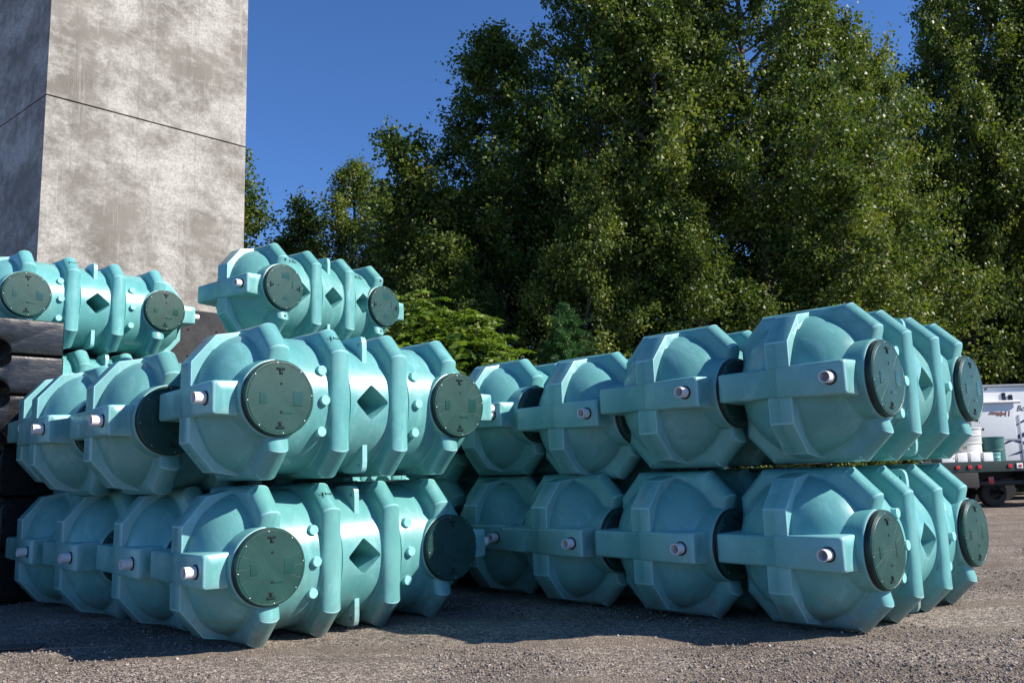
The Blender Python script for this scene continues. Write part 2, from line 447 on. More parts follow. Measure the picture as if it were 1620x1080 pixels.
def make_lug(sgn):
    out = [(.06, .60), (.20, .665), (.44, .668), (.485, .655), (.505, .62), (.512, .56), (.512, .33), (.38, .40), (.25, .45)]
    hc = (.445, .585); N = 40
    bm = bmesh.new()
    def hit(th):
        d = (math.cos(th), math.sin(th)); best = None
        for i in range(len(out)):
            p, q = out[i], out[(i + 1) % len(out)]
            ex, ez = q[0] - p[0], q[1] - p[1]; det = d[0] * (-ez) + d[1] * ex
            if abs(det) < 1e-9: continue
            rx, rz = p[0] - hc[0], p[1] - hc[1]
            t = (rx * (-ez) + rz * ex) / det; s = (d[0] * rz - d[1] * rx) / det
            if t > 0 and -1e-6 <= s <= 1 + 1e-6 and (best is None or t > best): best = t
        return best or .05
    O = {}; 
    for y in (-.026, .026):
        O[y] = ([bm.verts.new((hc[0] + hit(2 * PI * i / N) * math.cos(2 * PI * i / N), y, sgn * (hc[1] + hit(2 * PI * i / N) * math.sin(2 * PI * i / N)))) for i in range(N)],
                [bm.verts.new((hc[0] + .024 * math.cos(2 * PI * i / N), y, sgn * (hc[1] + .024 * math.sin(2 * PI * i / N)))) for i in range(N)])
    for y in O:
        a, b = O[y]
        for i in range(N): bm.faces.new((a[i], a[(i + 1) % N], b[(i + 1) % N], b[i]))
    for k in (0, 1):
        a, b = O[-.026][k], O[.026][k]
        for i in range(N): bm.faces.new((a[i], a[(i + 1) % N], b[(i + 1) % N], b[i]))
    me = from_bm(bm, 'lifting_lug', 40); me.materials.append(TEAL); return me

RIBS = (-1.005, -.385, .290, .930)
LIDA = (-1.030, 1.010)
M = {}
M['shell'] = make_shell([-.02], 'shell'); M['shell3'] = make_shell([-.685, -.04, .60], 'shell_with_three_openings')
for i, a in enumerate(RIBS): M['rib%d' % i] = make_rib(a, i in (0, 3))
M['trough-'] = make_trough(1); M['trough+'] = make_trough(-1)
M['strap-'] = make_strap(1); M['strap+'] = make_strap(-1)
M['lug+'] = make_lug(1); M['lug-'] = make_lug(-1)
def fin(bm, name, mat, ang=35):
    me = from_bm(bm, name, ang); me.materials.append(mat); return me
M['boss'] = fin(lathe([(-.06, .050), (.030, .046), (.037, .045), (.040, .041), (.040, 0)], 28), 'boss', TEALP, 30)
M['neck'] = fin(lathe([(-.42, .372), (-.30, .366), (-.16, .358), (-.09, .350), (-.074, .348), (-.066, .344), (-.064, .337), (-.070, .33), (-.10, .32), (-.10, 0)], 72), 'manway_neck', TEAL)
M['gasket'] = fin(lathe([(-.075, .322), (-.073, .334), (-.062, .336), (-.054, .330), (-.046, .337), (-.032, .337), (-.030, .30)], 72), 'gasket', BLACK)
M['lid'] = fin(lathe([(-.031, .31), (-.031, .333), (-.012, .333), (-.008, .329), (-.004, .3265), (0, .322), (.0015, .310), (-.0012, .306), (.002, .302), (.006, .15), (.007, 0)], 96), 'lid', LID, 25)
M['hole'] = fin(lathe([(.0, .0115), (.009, .0115), (.009, 0)], 14), 'vent_hole', DARKHOLE)
M['screw'] = fin(lathe([(.0, .0048), (.005, .0045), (.006, .0025), (.006, 0)], 10), 'screw', SCREW)
def latch_mesh():
    bm = box_bm(.008, 0, .0, .006, .078, .017); box_bm(.008, 0, -.024, .006, .026, .030, 0, bm); box_bm(.008, .004, -.044, .006, .036, .008, 0, bm)
    return fin(bm, 'latch_slot', DARKHOLE, 0)
M['latch'] = latch_mesh()
def latchbar():
    bm = box_bm(.0125, .005, .002, .006, .064, .006, .0015); box_bm(.0125, -.003, -.028, .007, .010, .024, .0015, bm)
    return fin(bm, 'latch_bar', LIDP)
M['latchbar'] = latchbar()
M['plateL'] = fin(box_bm(.0066, 0, 0, .004, .062, .098, .001), 'label_plate', LIDP)
M['plateR'] = fin(box_bm(.0066, 0, 0, .004, .092, .135, .001), 'label_plate', LIDP)
M['plateS'] = fin(box_bm(.0076, 0, 0, .003, .088, .026, .001), 'label_plate', LIDP)
def plate_marks():
    bm = bmesh.new(); r = random.Random(3)
    for j in range(5):
        x = -.024
        while x < .022:
            wd = r.uniform(.003, .009); box_bm(.0090, x + wd / 2, -.038 + j * .018, .0012, wd, .006, 0, bm); x += wd + .003
    return fin(bm, 'embossed_marks', LID, 0)
M['marks'] = plate_marks()
M['pipe'] = fin(lathe([(.0, .050), (-.105, .050), (-.107, .048), (-.107, .044), (-.105, .0425), (-.01, .0425)], 32, 'Y'), 'inlet_pipe', PVC)
M['bore'] = fin(lathe([(-.012, .0424), (-.012, 0)], 32, 'Y'), 'pipe_bore', PVCIN)
M['grommet'] = fin(lathe([(.01, .064), (-.008, .064), (-.012, .060), (-.012, .050)], 28, 'Y'), 'grommet', BLACK)
M['bolt'] = fin(lathe([(-.01, .016), (.004, .015), (.004, 0)], 12), 'bolt_hole', DARKHOLE)

def make_lid(root, a, rot, xo):
    ld = link('lid', M['lid'], parent=root, loc=(xo, a, HZ), rot=(rot, 0, 0))
    link('gasket', M['gasket'], parent=ld)
    for k in range(8):
        th = 2 * PI * (k + .12) / 8
        link('screw', M['screw'], parent=ld, loc=(.0, .308 * math.cos(th), .308 * math.sin(th)))
    link('latch_slot', M['latch'], parent=ld, loc=(0, 0, .258)); link('latch_slot', M['latch'], parent=ld, loc=(0, 0, -.258), rot=(PI, 0, 0))
    link('latch_bar', M['latchbar'], parent=ld, loc=(0, 0, .258)); link('latch_bar', M['latchbar'], parent=ld, loc=(0, 0, -.258), rot=(PI, 0, 0))
    link('vent_hole', M['hole'], parent=ld, loc=(0, .005, .125)); link('vent_hole', M['hole'], parent=ld, loc=(0, .005, -.125))
    link('label_plate', M['plateL'], parent=ld, loc=(0, -.165, -.005)); link('label_plate', M['plateR'], parent=ld, loc=(0, .165, .0))
    link('label_plate', M['plateS'], parent=ld, loc=(0, .062, -.125)); link('embossed_marks', M['marks'], parent=ld, loc=(0, -.165, -.005))
    return ld
def build_tank(kind):
    root = empty('septic_tank', (0, 0, 0), 0, 'x', 'septic tank', 'teal septic tanks lying on their sides')
    three = kind == 'three'
    link('shell', M['shell3' if three else 'shell'], parent=root, loc=(0, 0, HZ))
    for i, a in enumerate(RIBS):
        rb = link('rib', M['rib%d' % i], parent=root, loc=(0, a, HZ))
        if three:
            for zz in ((.40, 0, -.42) if i in (1, 2) else (.42, -.42)): link('bolt_hole', M['bolt'], parent=rb, loc=(.690, 0, zz))
    for s in ('-', '+'):
        link('end_strap', M['strap' + s], parent=root, loc=(0, 0, HZ)); link('end_trough', M['trough' + s], parent=root, loc=(0, 0, HZ))
    for s in ('+', '-'): link('lifting_lug', M['lug' + s], parent=root, loc=(0, -.02, HZ))
    if not three:
        for a in (-.555, .510):
            for u in (-.285, 0, .28):
                nx = math.sqrt(RS ** 2 - u * u); link('boss', M['boss'], parent=root, loc=(nx, a, HZ + u))
    for a in LIDA:
        link('manway_neck', M['neck'], parent=root, loc=(.7225, a, HZ)); make_lid(root, a, PI / 2 if three else 0, .7225)
    for s, ay in ((1, -1.588), (-1, 1.588)):
        if three and s == -1: continue
        p = link('inlet_pipe', M['pipe'], parent=root, loc=(.462, ay, HZ), rot=(0, 0, 0 if s == 1 else PI))
        link('pipe_bore', M['bore'], parent=p); link('grommet', M['grommet'], parent=p)
    return root

# ------------------------------------------------------------------ setting
def flat(name, x0, y0, x1, y1, z, mat):
    bm = bmesh.new(); bm.faces.new([bm.verts.new(p) for p in ((x0, y0, z), (x1, y0, z), (x1, y1, z), (x0, y1, z))])
    return link(name, from_bm(bm, name, 0), mat)
GRAVEL = mat_ground()
def ground():
    xs = np.concatenate([[-400, -100, -40], np.arange(-16, 17, .22), [40, 100, 400]])
    ys = np.concatenate([[-100, -20, 0], np.arange(4, 30, .22), [45, 100, 500]])
    X, Y = np.meshgrid(xs, ys)
    Z = np.zeros_like(X)
    for k in range(14):
        a = rng.uniform(0, 2 * PI); f = rng.uniform(.5, 4.5); Z += .010 / (1 + f * .6) * np.sin(f * (X * math.cos(a) + Y * math.sin(a)) + rng.uniform(0, 6))
    Z = np.where((np.abs(X) < 16) & (Y > 4) & (Y < 29.5), Z, 0) - .012
    V = np.stack([X.ravel(), Y.ravel(), Z.ravel()], 1); nx = len(xs); ny = len(ys)
    i = np.arange(nx - 1)[None, :] + nx * np.arange(ny - 1)[:, None]; i = i.ravel()
    F = np.stack([i, i + 1, i + nx + 1, i + nx], 1)
    me = mesh_np('gravel_ground', V, F); me.polygons.foreach_set('use_smooth', [True] * len(me.polygons))
    o = link('ground', me, GRAVEL); tag(o, 'brown grey compacted gravel yard, partly in shade', 'ground', kind='structure'); del o['category']
def mesh_np(name, V, F):
    me = bpy.data.meshes.new(name); V = np.asarray(V, dtype=np.float32); F = np.asarray(F, dtype=np.int32)
    me.vertices.add(len(V)); me.vertices.foreach_set('co', V.ravel())
    k = F.shape[1]; me.loops.add(F.size); me.loops.foreach_set('vertex_index', F.ravel())
    me.polygons.add(len(F)); me.polygons.foreach_set('loop_start', np.arange(len(F), dtype=np.int32) * k)
    me.update(calc_edges=True); return me
ground()
# loose stones: small jittered octahedra, dense near the camera
def stones():
    N = 60000
    y = 5.6 + 9.0 * rng.random(N) ** 1.7; x = (rng.random(N) * 2 - 1) * (y * .66 + .3)
    s = rng.gamma(2.0, .0021, N) + .0030; s = np.minimum(s, .020)
    base = np.array([[1, 0, 0], [0, 1, 0], [-1, 0, 0], [0, -1, 0], [0, 0, .75], [0, 0, -.6]], float)
    V = base[None] * (1 + rng.normal(0, .22, (N, 6, 3))) + rng.normal(0, .12, (N, 6, 3))
    V = V * s[:, None, None]; a = rng.random(N) * 2 * PI; ca, sa = np.cos(a), np.sin(a)
    X = V[:, :, 0] * ca[:, None] - V[:, :, 1] * sa[:, None]; Y = V[:, :, 0] * sa[:, None] + V[:, :, 1] * ca[:, None]
    V = np.stack([X + x[:, None], Y + y[:, None], V[:, :, 2] - .010 + s[:, None] * .3], 2).reshape(-1, 3)
    f = np.array([[0, 1, 4], [1, 2, 4], [2, 3, 4], [3, 0, 4], [1, 0, 5], [2, 1, 5], [3, 2, 5], [0, 3, 5]])
    F = (f[None] + 6 * np.arange(N)[:, None, None]).reshape(-1, 3)
    t = NT('loose_stone'); ge = t.n('NewGeometry')
    t.set(color=t.ramp(ge.outputs['Random Per Island'], [(0, (.05, .045, .045)), (.40, (.16, .135, .120)), (.85, (.29, .24, .205)), (1., (.42, .37, .34))]), rough=.85)
    o = link('loose_gravel', mesh_np('loose_gravel', V, F), t.m); tag(o, 'loose brown and grey stones scattered over the gravel yard', 'gravel', kind='stuff')
stones()

# ---- concrete tower (two stacked blocks with an open joint)
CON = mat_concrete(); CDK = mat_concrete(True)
def tower():
    root = empty('concrete_tower', (-8.70, 15.0, 0), 0, 'tall weathered concrete tower with a dark horizontal joint, sunlit on its right face', 'tower')
    d1 = Vector((math.cos(PI / 4), math.sin(PI / 4), 0)); d2 = Vector((-math.sin(math.radians(51)), math.cos(math.radians(51)), 0))
    Wd, Dp = 4.06, 5.0
    def blk(z0, z1, ins, nm, mat, bev=.02):
        bm = bmesh.new(); p0 = d1 * ins + d2 * ins; P = [p0, d1 * (Wd - ins) + d2 * ins, d1 * (Wd - ins) + d2 * (Dp - ins), d1 * ins + d2 * (Dp - ins)]
        A = [bm.verts.new((p.x, p.y, z0)) for p in P]; B = [bm.verts.new((p.x, p.y, z1)) for p in P]
        bm.faces.new(A[::-1]); bm.faces.new(B)
        for i in range(4): bm.faces.new((A[i], A[(i + 1) % 4], B[(i + 1) % 4], B[i]))
        if bev: bevel_all(bm, bev, 2)
        # object space x along the lit face
        me = from_bm(bm, nm, 30); R = Matrix.Rotation(-PI / 4, 4, 'Z'); me.transform(R)
        o = link(nm, me, mat, root, rot=(0, 0, PI / 4)); return o
    J = 8.80
    blk(-.3, J - .016, 0, 'concrete_block', CON); blk(J - .03, J + .03, .05, 'joint', DARKHOLE, 0); blk(J + .016, 14.5, 0, 'concrete_block', CON)
tower()
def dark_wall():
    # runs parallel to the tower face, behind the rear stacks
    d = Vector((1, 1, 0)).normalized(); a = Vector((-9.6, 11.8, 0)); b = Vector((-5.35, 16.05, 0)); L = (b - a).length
    root = empty('shade_wall', a, PI / 4, 'low concrete wall added with shade painted into its dark colour, at the foot of the tower, behind the raised tanks', 'wall')
    link('wall_face', from_bm(box_bm(L / 2, .15, 2.3, L, .3, 4.65, .015), 'wall_face', 30), CDK, root)  # added wall; the shade on the tower foot is in its colour
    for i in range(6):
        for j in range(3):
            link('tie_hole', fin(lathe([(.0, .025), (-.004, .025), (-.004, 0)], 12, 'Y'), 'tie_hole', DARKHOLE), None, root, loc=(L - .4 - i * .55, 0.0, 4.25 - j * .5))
    o = link('shadow_dome', fin(lathe([(0, .15), (.05, .15), (.12, .135), (.17, .10), (.20, .05), (.205, 0)], 28, 'Z'), 'shadow_dome', BLACK), None, None, loc=(-6.30, 15.19, 4.625))  # added black dome, shaped to stand in for a round shadow
    tag(o, 'black dome added for a round shadow above the dark wall beside the upper left tank', 'shadow dome')
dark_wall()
def platform():
    for x, y, yw, lab in ((-6.823, 13.15, .748, 'low dark concrete plinth under the rear stack at the tower foot'), (-2.64, 13.93, .64, 'low dark concrete plinth under the rear stack nearest the shrubs')):
        o = link('concrete_plinth', from_bm(box_bm(0, 0, .33, 1.2, 2.5, .66, .02), 'concrete_plinth', 30), CDK, loc=(x, y, 0), rot=(0, 0, -yw))
        tag(o, lab, 'plinth', 'plinths under the rear stacks')

# ------------------------------------------------------------------ tanks
YL, YR = .8034, .8090
Z1 = 1.4543
# name: x, y, z base, yaw (from the long axis), kind, label
T = [
 (-1.907, 8.729, 0, YL + .0036, 'std', 'teal tank on the ground at the front of the left stack, rear lid in shadow'),
 (-2.880, 9.674, 0, YL - .003, 'std', 'shaded teal tank on the ground, second from the front in the left stack'),
 (-3.930, 10.546, 0, YL - .006, 'std', 'shaded teal tank on the ground, third from the front in the left stack'),
 (-4.928, 11.493, 0, YL, 'std', 'farthest left teal tank on the ground, beside the dark wall shadow'),
 (-1.793, 8.543, Z1, YL + .004, 'std', 'sunlit teal tank on the upper row of the left stack, both grey green lids showing'),
 (-3.032, 9.307, Z1 - .11, YL + .007, 'std', 'upper row teal tank with one black looking lid in shadow, left stack, second from front'),
 (-4.094, 10.213, Z1 - .113, YL + .005, 'std', 'upper row teal tank third from front in the left stack, lid hidden'),
 (-4.90, 11.34, Z1 - .02, YL, 'std', 'hindmost upper teal tank of the left stack, only its edge showing by the black blocks'),
 (3.413, 8.554, 0, YR + .015, 'std', 'rightmost teal tank on the ground in the right stack'),
 (2.364, 9.469, 0, YR + .010, 'std', 'shaded teal tank on the ground, second from the right in the right stack'),
 (1.374, 10.397, 0, YR - .008, 'std', 'shaded teal tank on the ground, third from the right in the right stack'),
 (.554, 11.486, 0, YR - .015, 'std', 'shaded teal tank on the ground behind the dark rear lid of the left stack'),
 (3.476, 8.427, Z1, YR - .002, 'std', 'rightmost upper teal tank of the right stack, both lids showing'),
 (2.466, 9.322, Z1 - .013, YR + .013, 'std', 'upper teal tank second from the right, its dark lid half behind the next trough'),
 (1.586, 10.377, Z1 - .113, YR - .012, 'std', 'upper teal tank third from the right, sitting slightly lower than its neighbours'),
 (.573, 11.304, Z1 - .036, YR, 'std', 'upper teal tank farthest left in the right stack, beside the yellow green shrub'),
 (-.46, 12.42, 0, YR, 'std', 'teal tank on the ground deep in the gap between the two stacks'),
 (-.42, 12.36, Z1 - .12, YR, 'std', 'upper teal tank deep in the gap, mostly hidden by the left stack'),
 (-6.823, 13.112, 4.21 - HZ, .748, 'std', 'topmost teal tank at the left edge, above the black blocks, in front of the tower'),
 (-6.66, 13.27, 2.79 - HZ, .748, 'std', 'teal tank directly under the topmost left one, only its ribs showing'),
 (-6.823, 13.15, 1.37 - HZ, .748, 'std', 'lowest teal tank of the rear left stack, hidden behind the black blocks'),
 (-3.233, 13.117, 4.196 - HZ, .629, 'three', 'pale teal tank with three diamond openings, topmost before the trees'),
 (-2.66, 13.90, 2.78 - HZ, .66, 'std', 'teal tank supporting the one with three diamond openings'),
 (-2.64, 13.93, 1.36 - HZ, .64, 'std', 'lowest teal tank of the rear stack with three diamond openings on top'),
]
proto = {'std': build_tank('std'), 'three': build_tank('three')}
used = set(); tanks = []
for x, y, z, th, kind, lab in T:
    r = proto[kind] if kind not in used else copy_tree(proto[kind]); used.add(kind)
    r.location = (x, y, z); r.rotation_euler = (0, 0, -th); r['label'] = lab; tanks.append(r)
platform()
tr_ = random.Random(11)
for tk in tanks:
    v = tr_.uniform(.90, 1.06); g_ = tr_.uniform(-.03, .03)
    for ch in tk.children: ch.color = (v * (1 - g_), v, v * (1 + g_), 1)

# ---- marker scribbles on the plastic
def stroke(parent, pts, rad, name, label=None):
    bm = bmesh.new(); pv = None
    P = [Vector(p) for p in pts]
    for a, b in zip(P[:-1], P[1:]):
        d = (b - a); L = d.length
        if L < 1e-5: continue
        q = d.to_track_quat('Z', 'Y').to_matrix().to_4x4(); q.translation = (a + b) / 2
        bmesh.ops.create_cone(bm, cap_ends=True, segments=5, radius1=rad, radius2=rad, depth=L + rad, matrix=q)
    return link(name, fin(bm, name, BLACK), None, parent)
def on_shell(s, a0, phi0):
    "2D handwriting (a, arc) in metres -> shell surface"
    out = []
    for a, v in s:
        ph = phi0 + v / RS; out.append(((RS + .001) * math.cos(ph), a0 + a, HZ + (RS + .001) * math.sin(ph)))
    return out
TWO = [(0, .05), (.012, .065), (.03, .065), (.038, .045), (.02, .02), (0, 0), (.045, .002)]
NN = [(.06, .04), (.062, .0), (.066, .028), (.08, .036), (.088, .0)]
DD = [(.128, .03), (.110, .032), (.102, .01), (.118, .0), (.130, .012), (.134, .075), (.134, .0)]
three_tank = tanks[21]
for a0, ph in ((-.83, .80), (.50, .74)):
    for s in (TWO, NN, DD): stroke(three_tank, on_shell([(a * 1.6, v * 1.6) for a, v in s], a0, ph), .0052, 'marker_writing')
SCR = [[(0, .03), (.012, .0), (.024, .035)], [(.024, .035), (.012, -.03)], [(.04, .0), (.05, .03), (.055, .0), (.07, .02), (.075, 0), (.09, .018), (.095, 0), (.11, .02), (.12, 0)]]
def on_rib(s, a0, ph):
    out = []
    for a, v in s:
        p = ph + v / .8; r = oct_r(p, 0) + .0012; out.append((r * math.cos(p), a0 + a, HZ + r * math.sin(p)))
    return out
for tk in (tanks[4], tanks[18], tanks[0]):
    for s in SCR: stroke(tk, on_rib([(a - .06, v) for a, v in s], RIBS[1], math.radians(46)), .0028, 'marker_writing')

# ------------------------------------------------------------------ black moulded blocks at the left edge
def mat_blackplastic():
    t = NT('black_moulded_plastic')
    st = t.noise(4, 7, .7, t.coord('Object', (.6, 2, 3)), 2.5)
    col = t.mix(t.ramp(st, [(.52, 0.), (.80, .25)]), (.006, .006, .007), (.035, .035, .040))
    return t.set(color=col, rough=t.ramp(st, [(.3, .18), (.7, .4)]), normal=t.bump(t.noise(5, 3), .3, .02))
BPL = mat_blackplastic()
def black_block(idx, z0, h, L=2.6, D=.70, top=True):
    # length along local x (ends at x=0), front face at y=-D/2 ; round notches top and bottom at x=-.98
    def prof(inset):
        pts = []; R = .20; cx = -.84
        x0, x1, zb, zt = -L + inset, 0 - inset, inset, h - inset
        pts.append((x0, zb))
        for k in range(13):
            a = PI - PI * k / 12; pts.append((cx + R * math.cos(a), zb + (R - .02) * math.sin(a)))
        pts += [(x1, zb), (x1, zt)]
        for k in range(13 if top else 0):
            a = PI * k / 12; pts.append((cx + R * math.cos(a), zt - (R - .02) * math.sin(a)))
        pts.append((x0, zt)); return pts
    bm = bmesh.new(); secs = [(.055, -D / 2), (.024, -D / 2 + .008), (.007, -D / 2 + .03), (0, -D / 2 + .07), (0, D / 2 - .07), (.007, D / 2 - .03), (.055, D / 2)]
    rings = [[bm.verts.new((x, y, z)) for x, z in prof(i)] for i, y in secs]
    for P, Q in zip(rings[:-1], rings[1:]):
        for i in range(len(P)): bm.faces.new((P[i], P[(i + 1) % len(P)], Q[(i + 1) % len(P)], Q[i]))
    bm.faces.new(rings[0]); bm.faces.new(rings[-1][::-1])
    me = from_bm(bm, 'black_float_block', 30)
    return me
zz = 0.0
names = ['lowest black plastic block on the ground at the left edge', 'second black plastic block up from the ground at the left edge',
         'third black plastic block up from the ground at the left edge', 'black plastic block third from the top of its stack at the left edge',
         'black plastic block just under the topmost one, round notches along its edges', 'topmost black plastic block of the stack below the upper left tank']
for i in range(6):
    h = [.66, .66, .66, .66, .53, .49][i]
    o = link('plastic_block', black_block(i, zz, h, top=i < 5), BPL, None, loc=(-6.41 + [.0, .02, -.02, .02, .01, 0][i], 11.66, zz), rot=(0, 0, PI / 2 - .80))
    tag(o, names[i], 'plastic block', 'black plastic blocks stacked at the left edge'); zz += h + .006

# flat dark board lying in the shade
b = link('board', from_bm(box_bm(0, 0, 0, .62, .20, .012, .002), 'board', 30), plain('dark_cardboard', (.09, .07, .055), .8), None, loc=(-4.75, 8.02, .012), rot=(.02, .03, .25))
tag(b, 'flat dark brown board lying on the shaded gravel at the far left', 'board')
bm = bmesh.new(); P = [(-4.35, 7.9), (-4.1, 7.93), (-3.9, 7.91), (-3.7, 7.97)]
for a, c in zip(P[:-1], P[1:]):
    A = Vector((*a, .006)); B = Vector((*c, .006)); q = (B - A).to_track_quat('Z', 'Y').to_matrix().to_4x4(); q.translation = (A + B) / 2
    bmesh.ops.create_cone(bm, cap_ends=True, segments=6, radius1=.006, radius2=.006, depth=(B - A).length + .01, matrix=q)
tag(link('stick', fin(bm, 'stick', plain('dry_wood', (.20, .15, .11), .8))), 'thin dry stick on the shaded gravel beside the dark board', 'stick')

# ------------------------------------------------------------------ flatbed and caravan on the right
WHT = plain('white_gelcoat', (.78, .78, .78), .35, var=.04); GREYP = plain('grey_panel', (.36, .37, .40), .4)
DGRN = plain('dark_green_paint', (.020, .035, .030), .45, bumps=.2); CHAS = plain('dirty_chassis', (.018, .016, .015), .7)
REDL = plain('red_lens', (.50, .03, .03), .2); GLASS = plain('tinted_window', (.012, .014, .018), .08); BLUES = plain('navy_decal', (.02, .035, .08), .3)
FOAM = plain('white_foam', (.80, .80, .79), .8, var=.04); GRN2 = plain('green_drum_plastic', (.035, .13, .115), .4); TYRE = plain('tyre_rubber', (.02, .02, .02), .8)
BRN = plain('brown_decal', (.25, .10, .06), .5); REF = plain('white_reflector', (.75, .7, .68), .3)
def bx(nm, mat, par, c, s, bev=.01, rot=(0, 0, 0)): return link(nm, fin(box_bm(0, 0, 0, *s, bev), nm, mat, 30), None, par, loc=c, rot=rot)
FY = .14
fb = empty('flatbed_truck', (11.45, 24.0, 0), FY, 'dark flatbed truck with red marker lights parked beyond the right stack', 'truck')
bx('deck', DGRN, fb, (3.2, 1.2, 1.26), (6.4, 2.3, .10)); bx('side_rail', DGRN, fb, (3.2, -.02, 1.17), (6.4, .09, .30), .015)
bx('chassis_rail', CHAS, fb, (3.2, .7, .93), (6.4, .09, .24)); bx('chassis_rail', CHAS, fb, (3.2, 1.6, .93), (6.4, .09, .24))
bx('under_beam', CHAS, fb, (3.2, .22, .70), (6.2, .12, .12)); bx('fuel_tank', CHAS, fb, (3.9, .35, .72), (1.3, .5, .45), .08)
for k in range(7): bx('cross_member', CHAS, fb, (.4 + k * .9, 1.15, 1.08), (.08, 2.0, .10))
for x in (1.05, 1.42, 1.72, 2.68): 
    l_ = bx('marker_light', REDL, fb, (x, -.082, 1.17), (.13, .03, .10), .012)
bx('reflector', REF, fb, (2.98, -.082, 1.17), (.2, .02, .15), .008); bx('red_panel', REDL, fb, (3.0, -.10, 1.17), (.07, .02, .06), .004)
bx('storage_box', CHAS, fb, (1.2, .1, .80), (.9, .4, .42), .02); bx('mud_flap', REDL, fb, (2.22, .16, .78), (.17, .02, .2), .01)
def wheel(x, y):
    wl = link('wheel', fin(lathe([(-.14, .20), (-.14, .34), (-.10, .40), (0, .41), (.10, .40), (.14, .34), (.14, .20)], 36, 'Y'), 'wheel', TYRE), None, fb, loc=(x, y, .41))
    link('rim', fin(lathe([(-.10, 0), (-.10, .10), (-.05, .12), (-.05, .17), (-.12, .205), (.12, .205), (.12, 0)], 28, 'Y'), 'rim', CHAS), None, wl)
for x in (2.55, 5.6):
    wheel(x, .62); wheel(x, 1.95)
    link('axle', fin(lathe([(0, .07), (2.0, .07)], 12, 'Y'), 'axle', CHAS), None, fb, loc=(x, .2, .41))
def on_deck(dx, dy, z=1.31):
    c, s = math.cos(FY), math.sin(FY); return (11.45 + dx * c - dy * s, 24.0 + dx * s + dy * c, z)
for i, (dx, lab) in enumerate(((.88, 'leftmost white foam box on the flatbed'), (1.32, 'second white foam box from the left on the flatbed'), (1.72, 'third white foam box from the left on the flatbed'), (2.12, 'rightmost white foam box on the flatbed, beside the small teal drum'))):
    o = link('foam_box', fin(box_bm(0, 0, .13, .42 if i == 0 else .33, .5, .26, .03), 'foam_box', FOAM), None, None, loc=on_deck(dx, .30), rot=(0, 0, FY + .02 * i))
    tag(o, lab, 'foam box', 'white foam boxes on the flatbed')
dz = 1.31
def drum(dx, dy, z, r, h, mat, lab, cat='drum'):
    d = empty('drum', on_deck(dx, dy, z), 0, lab, cat)
    link('barrel', fin(lathe([(0, 0), (0, r * .97), (.03, r), (h - .05, r), (h - .04, r * 1.05), (h - .01, r * 1.05), (h, r), (h, 0)], 36, 'Z'), 'barrel', mat), None, d)
    link('hoop', fin(lathe([(h * .45 - .02, r), (h * .45, r * 1.04), (h * .45 + .02, r)], 36, 'Z'), 'hoop', mat), None, d)
drum(2.50, .35, dz, .20, .25, TEAL, 'small teal drum at the right end of the flatbed load')
drum(3.0, 1.1, dz, .40, .72, GRN2, 'large dark green drum standing on the flatbed')
drum(2.0, 1.1, dz, .60, .58, plain('offwhite_tub', (.62, .60, .56), .5), 'wide off white tub standing on the flatbed, the lower of two', 'tub')
drum(2.0, 1.1, dz + .58, .62, .42, plain('greywhite_tub', (.55, .55, .54), .5), 'grey white tub stacked on the off white tub on the flatbed', 'tub')

rv = empty('caravan', (13.35, 28.2, 0), .02, 'white caravan with navy swoosh graphics and a slide out, behind the flatbed truck', 'caravan')
bx('body', WHT, rv, (3.0, 1.2, 2.28), (7.2, 2.4, 3.0), .10)
bx('roof_rail', GREYP, rv, (3.0, -.02, 3.80), (7.2, .10, .06), .01)
so2 = bx('slide_out', WHT, rv, (1.50, -.32, 2.60), (3.1, .62, 1.22), .03)
link('awning_tube', fin(lathe([(-1.65, 0), (-1.65, .055), (1.72, .055), (1.72, 0)], 16), 'awning_tube', WHT), None, so2, loc=(0, -.36, .60))
bx('slide_seal', GREYP, so2, (0, -.30, -.625), (3.1, .02, .05), .004)
link('window', fin(box_bm(0, 0, 0, .30, .03, .26, .05), 'window', GLASS), None, so2, loc=(.02, -.315, -.34))
for k, (x, z, wd, an) in enumerate(((.98, .26, .50, .1), (1.10, .19, .32, -.12), (.86, .22, .36, .05))):
    link('decal', fin(box_bm(0, 0, 0, wd, .006, .035), 'decal', BRN, 0), None, so2, loc=(x, -.314, z), rot=(0, an, 0))
for x in (1.10, 1.25, 1.36):
    link('decal', fin(box_bm(0, 0, 0, .03, .006, .17), 'decal', BRN, 0), None, so2, loc=(x, -.3145, .22), rot=(0, .2, 0))
bx('window', GLASS, rv, (3.12, -.015, 3.42), (.12, .03, .26), .03); bx('window', GLASS, rv, (3.34, -.015, 2.95), (.13, .03, 1.05), .04)
def swoosh(x0, z0, L, H, bend):
    n = 14; P = []
    for i in range(n + 1):
        t = i / n; P.append((x0 + L * t, z0 + bend * math.sin(t * 2.4) + H * t * (1 - t) * 1.6))
    for i in range(n, -1, -1):
        t = i / n; P.append((x0 + L * t, z0 + bend * math.sin(t * 2.4) - H * t * (1 - t) * 1.0))
    P2 = [P[i] for i in range(len(P)) if i not in (n + 1, 2 * n + 1)]
    return P2
for a in ((2.75, 1.75, 2.6, .25, .5), (2.9, 2.1, 2.2, .16, -.35), (3.05, 1.45, 2.4, .2, .25), (3.2, 2.3, 1.5, .12, .4)):
    link('decal', fin(prism(swoosh(*a), 0, -.004, 'Y'), 'decal', BLUES, 0), None, rv, loc=(0, -.003, 0))
bx('skirt_stripe', BLUES, rv, (3.0, -.004, 1.02), (7.0, .008, .22), .001)
bx('door', GREYP, rv, (3.55, -.012, 1.95), (.05, .02, 1.7), .004)
tx = bpy.data.curves.new('lettering', 'FONT'); tx.body = 'Bou'; tx.size = .27; tx.shear = .35; tx.extrude = .002
